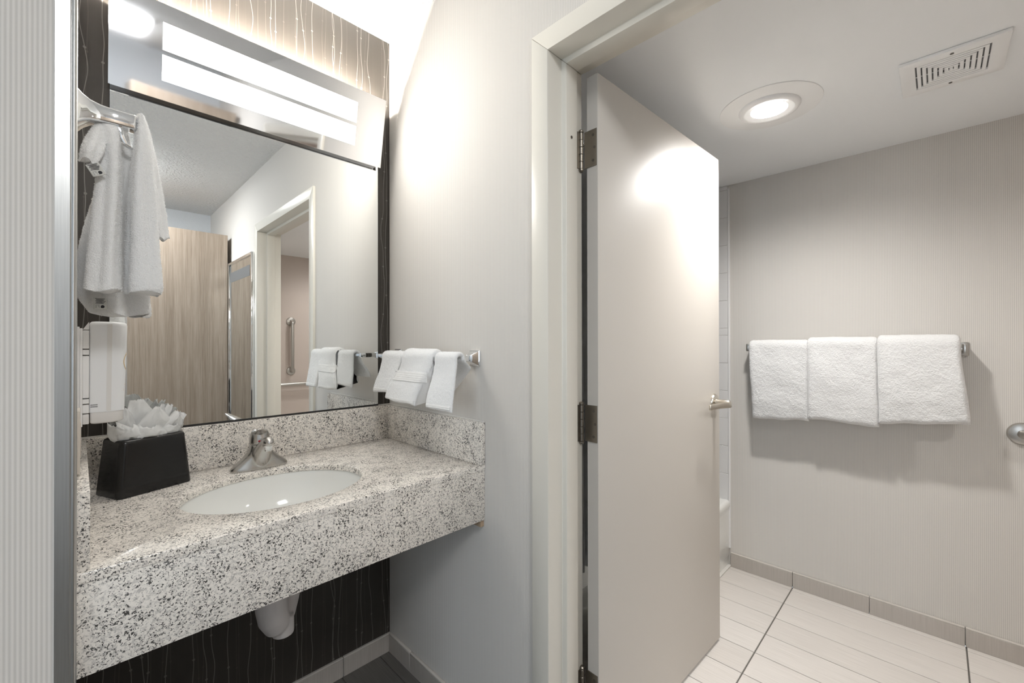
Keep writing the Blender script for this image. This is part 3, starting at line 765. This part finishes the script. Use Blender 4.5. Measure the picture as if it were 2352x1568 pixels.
def care_tag(parent, c, ux, uz, w_, h_):
    c, ux, uz = Vector(c), Vector(ux).normalized(), Vector(uz).normalized(); n_ = ux.cross(uz).normalized()
    if n_.y > 0: n_ = -n_
    def q(a, b_, e=0): return c + ux*(a-.5)*w_ + uz*(b_-1)*h_ + n_*(e + .0012*math.sin(a*5+b_*3))
    vs = [q(i/8, j/8) for i in range(9) for j in range(9)]
    fs = [(i*9+j, i*9+j+1, (i+1)*9+j+1, (i+1)*9+j) for i in range(8) for j in range(8)]
    t = MB().raw(vs, fs).build('care_tag', M['tag'], parent, smooth=True); s_ = t.modifiers.new('s', 'SOLIDIFY'); s_.thickness = .0004
    b = MB()
    def bar(a0, a1, b0, b1):
        v = [q(a0, b0, .0006), q(a1, b0, .0006), q(a1, b1, .0006), q(a0, b1, .0006)]; b.raw(v, [(0, 1, 2, 3)])
    for k in range(5): bar(.12+.06*(k % 2), .9-.07*((k+1) % 3), .90-k*.10, .93-k*.10+.012)
    for k in range(4): bar(.14, .46, .36-k*.08, .385-k*.08)
    cs = [(.68+.15*math.cos(a), .25+.13*math.sin(a)) for a in [2*PI*k/16 for k in range(16)]]
    cs[10] = (.54, .10)
    b.raw([q(a, bb, .0006) for a, bb in cs], [tuple(range(16))])
    b.build('print', M['ink'], t)
care_tag(tC, (.030, 1.150, 1.318), (1, .1, 0), (0, 0, 1), .019, .022)
care_tag(tD, (.017, 1.088, 1.556), (1, .05, .55), (-.55, 0, 1), .020, .022)

# ------------------------------------------------------------------ wall plate under the dispenser
wp = empty('wall_plate', (XL, 1.16, 1.0), 'beige wall plate on the alcove wall just above the left splash', 'wall plate')
box('cover', XL+.0003, .0030, 1.12, 1.195, .990, 1.105, M['beige'], wp, .0018, 2)
box('rocker', .0030, .0042, 1.143, 1.173, 1.015, 1.080, M['beige'], wp, .0006, 1)

# ------------------------------------------------------------------ wall soap dispenser
sd = empty('soap_dispenser', (.03, 1.31, 1.06), 'translucent white soap bottle in a wall bracket above the tissue box', 'soap dispenser')
def rrect(x0, x1, ya, yb, r, z, n=8, rl=None):
    pts = []
    rl = r if rl is None else rl
    for cx, cy, a0, rr in ((x1-r, yb-r, 0, r), (x0+rl, yb-rl, PI/2, rl), (x0+rl, ya+rl, PI, rl), (x1-r, ya+r, 1.5*PI, r)):
        for k in range(n+1):
            a = a0 + PI/2*k/n; pts.append((cx+rr*math.cos(a), cy+rr*math.sin(a), z))
    return pts
by0, by1 = 1.275, 1.345
def brow(z):
    t = (z-1.058)/(1.279-1.058); return lerp(.0725, .0785, t)
b = MB(); R = []
for z, ins in ((1.083, 0), (1.12, 0), (1.16, 0), (1.20, 0), (1.24, 0), (1.268, 0), (1.274, .0012), (1.2765, .004), (1.2775, .010)):
    R.append(rrect(.0165+ins, brow(z)-ins, by0+ins, by1-ins, .024, z, 8, .004))
bt = b.rings(R).build('bottle', M['bottle'], sd, smooth=True, angle=50)
R = [rrect(.0175+i, brow(1.06)-.001-i, by0+.001+i, by1-.001-i, .023, z, 8, .004) for z, i in ((1.058, .006), (1.0595, .002), (1.062, 0), (1.083, 0))]
MB().rings(R).build('clear_base', M['bottle_clear'], sd, smooth=True, angle=50)
MB().raw([(.043, by0-.0004, 1.085), (.0505, by0-.0004, 1.085), (.0525, by0-.0004, 1.272), (.0445, by0-.0004, 1.272), (.043, by0+.002, 1.085), (.0505, by0+.002, 1.085), (.0525, by0+.002, 1.272), (.0445, by0+.002, 1.272)],
         [(0, 1, 2, 3), (7, 6, 5, 4), (0, 4, 5, 1), (1, 5, 6, 2), (2, 6, 7, 3), (3, 7, 4, 0)]).build('level_strip', M['bottle_strip'], bt)
# gold ring and dashes printed round the front corner of the bottle
def bsurf(s, z, off=.0004):
    """s: metres along the perimeter, 0 at the middle of the rounded front-left corner, + towards the front"""
    r = .024; a = 1.75*PI + s/r; x1 = brow(z)
    return Vector((x1-r+(r+off)*math.cos(a), by0+r+(r+off)*math.sin(a), z))
b = MB(); n = 40
for k in range(n):
    a0, a1 = 2*PI*k/n, 2*PI*(k+1)/n
    v = [bsurf(.022+rr*math.cos(a), 1.190+rr*1.05*math.sin(a)) for a, rr in ((a0, .0175), (a1, .0175), (a1, .0195), (a0, .0195))]
    b.raw(v, [(0, 1, 2, 3)])
for z, s0, s1 in ((1.148, .012, .022), (1.138, .009, .020), (1.127, .006, .022), (1.125, .006, .022), (1.112, .010, .022)):
    b.raw([bsurf(s0, z), bsurf(s1, z), bsurf(s1, z+.0022), bsurf(s0, z+.0022)], [(0, 1, 2, 3)])
b.build('gold_print', M['gold'], bt)
b = MB()
for z in (1.0985, 1.0945):
    for k in range(7):
        x = .0185 + k*.0016
        b.box(x, x+.0011, by0-.0004, by0, z, z+.0018)
b.build('small_print', M['ink'], bt)
b = MB(); b.box(XL+.0003, .002, 1.262, 1.358, 1.058, 1.265); b.build('wall_bracket', M['plastic'], sd, .001, 2)
b = MB(); b.box(.002, .0065, 1.266, 1.354, 1.056, 1.262); b.build('backplate', M['plastic'], sd, .0012, 2)
for z0, z1 in ((1.083, 1.101), (1.103, 1.113), (1.115, 1.204), (1.206, 1.217), (1.219, 1.258)):
    MB().box(.0065, .0163, 1.272, 1.349, z0, z1).build('collar_segment', M['plastic'], sd, .0008, 1)
MB().raw([(.0065, 1.272, 1.259), (.0163, 1.272, 1.259), (.0163, 1.272, 1.276), (.0065, 1.349, 1.259), (.0163, 1.349, 1.259), (.0163, 1.349, 1.276)],
         [(0, 1, 2), (5, 4, 3), (0, 3, 4, 1), (1, 4, 5, 2), (2, 5, 3, 0)]).build('shoulder', M['plastic'], sd)
MB().box(.0065, .0163, 1.272, 1.349, 1.060, 1.081).build('foot_block', M['bottle_clear'], sd, .0015, 2)

# ------------------------------------------------------------------ tissue box cover and tissue
tu = Vector((.933, .358, 0)).normalized(); tv = Vector((-tu.y, tu.x, 0)); tc = Vector((.068, 1.388, 0)) + tu*.081 + tv*.055
def trow(hw, hd, r, z, n=8, sh=0):
    pts = []
    for sx, sy, a0 in ((1, 1, 0), (-1, 1, PI/2), (-1, -1, PI), (1, -1, 1.5*PI)):
        for k in range(n+1):
            a = a0+PI/2*k/n
            pts.append(tc + tu*(sx*(hw-r)+r*math.cos(a)+sh) + tv*(sy*(hd-r)+r*math.sin(a)) + Vector((0, 0, z)))
    return pts
def tsz(z): t = (z-ZC)/.138; return lerp(.083, .0715, t), lerp(.055, .047, t)
R = []
for z, ins in ((ZC+.0005, .0015), (ZC+.003, 0), (ZC+.03, 0), (ZC+.06, 0), (ZC+.09, 0), (ZC+.12, 0), (ZC+.131, .0), (ZC+.1355, .0018), (ZC+.138, .006)):
    a, d = tsz(z); R.append(trow(a-ins, d-ins, .014-min(ins, .008), z))
R.append(trow(.045, .020, .019, ZC+.1385)); R.append(trow(.043, .018, .0175, ZC+.136)); R.append(trow(.042, .017, .0165, ZC+.10))
MB().rings(R).build('tissue_box_cover', M['black'], smooth=True, angle=60)
tbx = bpy.data.objects['tissue_box_cover']; tag(tbx, 'glossy black tapered tissue box cover on the granite counter', 'tissue box')
ts = empty('facial_tissue', tc + Vector((0, 0, ZC+.13)), 'crumpled white facial tissue puffing out of the black box', 'tissue')
def fold(pts_base, tip, w0, w1, curl, seed, nu=14, nv=14, point=1.0):
    """curved sheet from base segment to a tip: pts_base=(a,b) local (u,v), tip=(u,v,z)"""
    A = tc + tu*pts_base[0][0] + tv*pts_base[0][1] + Vector((0, 0, ZC+.118)); B = tc + tu*pts_base[1][0] + tv*pts_base[1][1] + Vector((0, 0, ZC+.118))
    Tp = tc + tu*tip[0] + tv*tip[1] + Vector((0, 0, ZC+.1385+tip[2])); side = (B-A).normalized()
    mid = (A+B)/2; up = (Tp-mid); nrm = side.cross(up).normalized(); vs, fs = [], []
    for i in range(nu+1):
        for j in range(nv+1):
            u, v = i/nu-.5, j/nv
            wv = lerp((B-A).length, w1, v)*(1-point*max(0, v-.45)/.55*.92) + w0*math.sin(PI*v)
            p = mid + up*v + side*u*wv + nrm*(curl*math.sin(PI*v*.8) - curl*1.5*(2*u)**2*v) - Vector((0, 0, .02*abs(curl)/.02*(v**2)*.0))
            p += nrm*.006*noise.noise(Vector((u*5+seed, v*4, seed*2))) + Vector((0, 0, .005*noise.noise(Vector((u*7, v*5+seed, 3)))))
            p += nrm*.0022*noise.noise(Vector((u*16+seed, v*14, 1)))
            vs.append(p)
    for i in range(nu):
        for j in range(nv): fs.append((i*(nv+1)+j, i*(nv+1)+j+1, (i+1)*(nv+1)+j+1, (i+1)*(nv+1)+j))
    o = MB().raw(vs, fs).build('fold', M['tissue'], ts, smooth=True, angle=180)
    s_ = o.modifiers.new('s', 'SOLIDIFY'); s_.thickness = .0006
F_ = [(((-.040, -.010), (.02, -.016)), (-.075, -.022, .038), .030, .05, .016, 1, .75),
      (((-.035, -.014), (.035, -.016)), (.012, -.034, .072), .030, .055, .012, 2, 1),
      (((-.010, -.014), (.042, -.012)), (.062, -.030, .052), .030, .05, .014, 3, 1),
      (((.000, -.010), (.042, .004)), (.086, -.012, .042), .022, .04, .012, 4, 1),
      (((-.030, .010), (.03, .012)), (-.006, .020, .090), .020, .06, .010, 5, .55),
      (((-.040, .000), (.0, .012)), (-.042, .012, .072), .022, .045, .010, 6, .8),
      (((.005, .010), (.040, .010)), (.046, .012, .072), .014, .035, .010, 7, 1),
      (((.010, .004), (.040, .012)), (.064, .010, .068), .012, .03, .008, 8, 1),
      (((-.042, -.012), (-.005, -.016)), (-.050, -.036, .030), .030, .04, .014, 9, .5),
      (((-.02, -.016), (.03, -.017)), (-.01, -.040, .026), .034, .06, .016, 10, .4),
      (((.00, -.017), (.042, -.014)), (.045, -.036, .022), .026, .05, .014, 11, .4)]
for a in F_: fold(a[0], a[1], a[2], a[3], a[4], a[5], point=a[6])

# ------------------------------------------------------------------ bathroom ceiling lamp
def downlight(cx, cy, label, watts):
    d = empty('recessed_downlight', (cx, cy, HB), label, 'ceiling lamp', 'recessed bathroom downlights')
    MB().lathe([(.085, -.0005), (.085, -.0035), (.158, -.0035), (.164, -.002), (.165, -.0005)], (cx, cy, HB), 'z', 64).build('cover_ring', M['vent'], d, smooth=True, angle=30)
    MB().lathe([(.100, -.003), (.100, -.006), (.096, -.012), (.088, -.015), (.078, -.013), (.066, -.0095), (.060, -.009), (.060, -.003)], (cx, cy, HB), 'z', 64, False, False).build('trim_ring', M['vent'], d, smooth=True, angle=40)
    MB().lathe([(.0, -.0125), (.03, -.012), (.05, -.0105), (.060, -.0085), (.060, -.006)], (cx, cy, HB), 'z', 48, False, False).build('lens', M['lens'], d, smooth=True)
    sl = bpy.data.lights.new('downlight_bulb', 'SPOT'); sl.energy = watts; sl.color = (1, .98, .955); sl.spot_size = math.radians(158); sl.spot_blend = 1.0; sl.shadow_soft_size = .05
    so = bpy.data.objects.new('downlight_bulb', sl); _link(so, d, (cx, cy, HB-.02))
downlight(1.800, .440, 'round recessed downlight with wide white ring beside the ceiling vent', SPOT_W)
downlight(1.800, -.900, 'unseen downlight added to even the light in the bathroom', SPOT_W*.45)  # added lamp outside the view, evens the light on far wall and floor

# ------------------------------------------------------------------ exhaust vent
ev = empty('exhaust_vent', (1.931, -.035, HB), 'square white exhaust vent with nested louvres in the bathroom ceiling', 'vent')
vx0, vx1, vy0, vy1 = 1.811, 2.052, -.152, .083
def sq_frame(x0, x1, ya, yb, wd, z0, z1):
    o_ = [(x0, ya), (x1, ya), (x1, yb), (x0, yb)]; i_ = [(x0+wd, ya+wd), (x1-wd, ya+wd), (x1-wd, yb-wd), (x0+wd, yb-wd)]
    return MB().rings([[(x, y, z1) for x, y in o_], [(x, y, z0) for x, y in o_], [(x, y, z0) for x, y in i_], [(x, y, z1) for x, y in i_]], closed=True)
sq_frame(vx0, vx1, vy0, vy1, .036, HB-.010, HB-.0005).build('grille_frame', M['vent'], ev, .0015, 2)
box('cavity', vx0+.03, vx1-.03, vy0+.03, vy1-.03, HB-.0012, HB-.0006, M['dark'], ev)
for k in range(6):
    i = .040 + k*.0125
    sq_frame(vx0+i, vx1-i, vy0+i, vy1-i, .0088, HB-.0095, HB-.003).build('louvre', M['vent'], ev, .0006, 1)
box('centre_plate', vx0+.114, vx1-.114, vy0+.114, vy1-.114, HB-.0095, HB-.003, M['vent'], ev)
b = MB(); b.box((vx0+vx1)/2-.0025, (vx0+vx1)/2+.0025, vy0+.036, vy1-.036, HB-.004, HB-.002); b.build('rib', M['vent'], ev)
for xx in (vx0+.020, vx1-.020):
    MB().lathe([(.0045, -.0112), (.0045, -.0098)], (xx, (vy0+vy1)/2, HB), 'z', 14).build('screw', M['screw'], ev)

# ------------------------------------------------------------------ grab bars
def grab_bar(name, label, pts, flanges, axis, fs, r=.0165):
    g_ = empty(name, flanges[0], label, 'grab bar', 'stainless grab bars in the bathroom')
    MB().tube(pts, r, 18).build('tube', M['stainless'], g_, smooth=True)
    for f in flanges:
        MB().lathe([(.0, 0), (.043, 0), (.043, fs*.003), (.039, fs*.010), (.026, fs*.014), (.0, fs*.014)], f, axis, 28, False, False).build('flange', M['stainless'], g_, smooth=True)
def bend(p0, d_out, d_along, length, off=.045):
    p0, d_out, d_along = Vector(p0), Vector(d_out), Vector(d_along); pts = []
    r = .03
    pts.append(p0)
    for k in range(7):
        a = PI/2*k/6; pts.append(p0 + d_out*(off-r+r*math.sin(a)) + d_along*(r-r*math.cos(a)))
    for k in range(7):
        a = PI/2*k/6; pts.append(p0 + d_out*(off-r+r*math.cos(a)) + d_along*(length-r+r*math.sin(a)))
    pts.append(p0 + d_along*length); return pts
gy, gz = -.232, .880
grab_bar('grab_bar', 'stainless grab bar starting at the right edge beside the bath towels', bend((XF-.001, gy, gz), (-1, 0, 0), (0, -1, 0), .9), [(XF-.0005, gy, gz), (XF-.0005, gy-.9, gz)], 'x', -1)
grab_bar('grab_bar', 'short vertical stainless grab bar seen through the doorway in the mirror', bend((1.492, -1.449, .955), (0, 1, 0), (0, 0, 1), .49), [(1.492, -1.4495, .955), (1.492, -1.4495, 1.445)], 'y', 1)
grab_bar('grab_bar', 'long horizontal stainless grab bar seen low through the doorway in the mirror', bend((1.16, -1.449, .825), (0, 1, 0), (1, 0, 0), .95), [(1.16, -1.4495, .825), (2.11, -1.4495, .825)], 'y', 1)

# ------------------------------------------------------------------ tub alcove
tw_ = empty('trim_3', (XF, 1.2, .36), 'white square wall tiles of the tub alcove with trim strip', kind='structure')
cell = {}
zrow = .352; P6 = .153; nrow = 0
while zrow < HB-.02:
    hh = P6
    if nrow == 6: hh = .040
    top = min(zrow+hh, HB-.001)
    y = .822
    while y < YM-.01:
        ye = min(y+P6, YM-.001)
        box('wall_tile', XF-.008, XF-.0005, y+.0008, ye-.0008, zrow+.0008, top-.0008, M['wall_tile'], tw_, .0012, 1); y += P6
    zrow += hh; nrow += 1
box('grout_bed', XF-.0055, XF-.0003, .820, YM-.001, .34, HB-.001, M['grout_light'], tw_)
MB().lathe([(.007, 0), (.007, HB-.12)], (XF-.003, .818, .10), 'z', 12).build('edge_bead', M['wall_tile'], tw_, smooth=True)
bt_ = empty('bathtub', (1.77, 1.19, 0), 'white bathtub behind the open door', 'bathtub')
tx0, tx1, ty0, ty1, tz = XB+.003, XF-.003, .813, YM-.004, .362
def trr(ins, z, r, insx=None): insx = ins if insx is None else insx; return rrect(tx0+insx, tx1-insx, ty0+ins, ty1-ins, r, z, 6)
def outer_row(front, z): return [(tx0, ty0+front, z), (tx1, ty0+front, z), (tx1, ty1, z), (tx0, ty1, z)]
R = []
def orow(front, z, r=.006):
    return rrect(tx0, tx1, ty0+front, ty1, r, z, 6)
for f_, z in ((.012, .001), (.012, .05), (.006, .06), (.004, .20), (.006, .30), (.003, .322), (.0, .330), (.0, .346), (.004, .355), (.012, .3605), (.022, tz)): R.append(orow(f_, z))
for ins, z, r in ((.075, tz, .10), (.085, tz-.006, .10), (.095, tz-.03, .10), (.12, .20, .12), (.16, .09, .14), (.22, .065, .12)): R.append(trr(ins, z, r))
MB().rings(R).build('tub_shell', M['porcelain'], bt_, smooth=True, angle=45)
box('caulk_line', tx0, tx1, ty0-.004, ty0+.013, .0003, .008, M['caulk'], bt_, .002, 2)
# curtain rod, rings, curtain
cy, cz = .945, 1.975
rod = empty('shower_curtain_rod', (1.77, cy, cz), 'chrome shower curtain rod above the bathtub', 'curtain rod')
MB().lathe([(.0125, XB+.006), (.0125, XF-.010)], (0, cy, cz), 'x', 18).build('rod', M['chrome'], rod, smooth=True)
MB().lathe([(.0, 0), (.034, 0), (.034, .004), (.026, .010), (.016, .014), (.016, .02)], (XB+.0005, cy, cz), 'x', 24, False, True).build('flange', M['chrome'], rod, smooth=True)
MB().lathe([(.016, -.02), (.016, -.014), (.026, -.010), (.034, -.004), (.034, 0), (.0, 0)], (XF-.0085, cy, cz), 'x', 24, True, False).build('flange', M['chrome'], rod, smooth=True)
sc = empty('shower_curtain', (1.2, cy, .40), 'white shower curtain bunched behind the door hinges', 'shower curtain')
vs, fs = [], []; nu, nv = 160, 24
for i in range(nu+1):
    for j in range(nv+1):
        u, v = i/nu, j/nv; z = lerp(1.985, .40, v)
        vs.append((1.04+.34*u, cy + .030*math.sin(u*2*PI*6.5)*(.7+.5*v) + .006*noise.noise(Vector((u*9, v*3, 0))), z))
for i in range(nu):
    for j in range(nv): fs.append((i*(nv+1)+j, i*(nv+1)+j+1, (i+1)*(nv+1)+j+1, (i+1)*(nv+1)+j))
o = MB().raw(vs, fs).build('fabric', M['curtain'], sc, smooth=True, angle=180); s_ = o.modifiers.new('s', 'SOLIDIFY'); s_.thickness = .0012
for k in range(7):
    x = 1.06 + k*.050
    pts = [(x+.002*math.sin(a), cy+.027*math.cos(a), cz-.006+.027*math.sin(a)) for a in [2*PI*q/24 for q in range(25)]]
    MB().tube(pts, .0036, 8).build('ring', M['chrome'], sc, smooth=True)

# ------------------------------------------------------------------ things behind the camera, seen in the mirror
fm = empty('full_length_mirror', (XS-.015, -.62, .25), 'full length mirror with polished metal frame on the side wall, seen in the vanity mirror', 'mirror')
ma, mb, mz0, mz1 = -.955, -.290, .28, 1.876
box('glass', XS-.020, XS-.012, ma+.018, mb-.022, mz0+.02, mz1-.018, M['mirror'], fm)
box('backing', XS-.012, XS-.0005, ma+.004, mb-.004, mz0+.004, mz1-.004, M['mirror_edge'], fm)
for (a, c, z0, z1) in ((ma, ma+.020, mz0, mz1), (mb-.024, mb, mz0, mz1), (ma+.020, mb-.024, mz0, mz0+.022), (ma+.020, mb-.024, mz1-.020, mz1)):
    box('frame_bar', XS-.030, XS-.0005, a, c, z0, z1, M['chrome'], fm, .003, 2)
box('frosted_band', XS-.0210, XS-.0200, ma+.03, -.368, 1.716, 1.794, M['frost'], fm)
wd_ = empty('wardrobe', (.55, -1.25, 0), 'tall grey oak wardrobe reflected in the vanity mirror', 'wardrobe')
box('carcass', .247, .853, -1.55, -.990, .06, 2.106, M['wood'], wd_, .001, 1)
box('door_panel', .245, .855, -.989, -.970, .065, 2.107, M['wood'], wd_, .001, 1)
box('plinth', .26, .84, -1.53, -1.0, 0, .06, M['mirror_edge'], wd_)
cl = empty('ceiling_light', (.10, -.71, HV), 'white rectangular ceiling light over the entry, reflected in the vanity light', 'ceiling lamp')
box('pan', -.12, .315, -.955, -.465, HV-.018, HV-.0005, M['white_metal'], cl, .004, 2)
rs = []
for k in range(9):
    a = PI*k/8; x = .0975-.2*math.cos(a); z = HV-.018-.03*math.sin(a)**.3
    rs.append([(x, -.945, z), (x, -.475, z), (x, -.475, HV-.017), (x, -.945, HV-.017)])
MB().rings(rs).build('acrylic_cover', M['panel'], cl, smooth=True, angle=40)
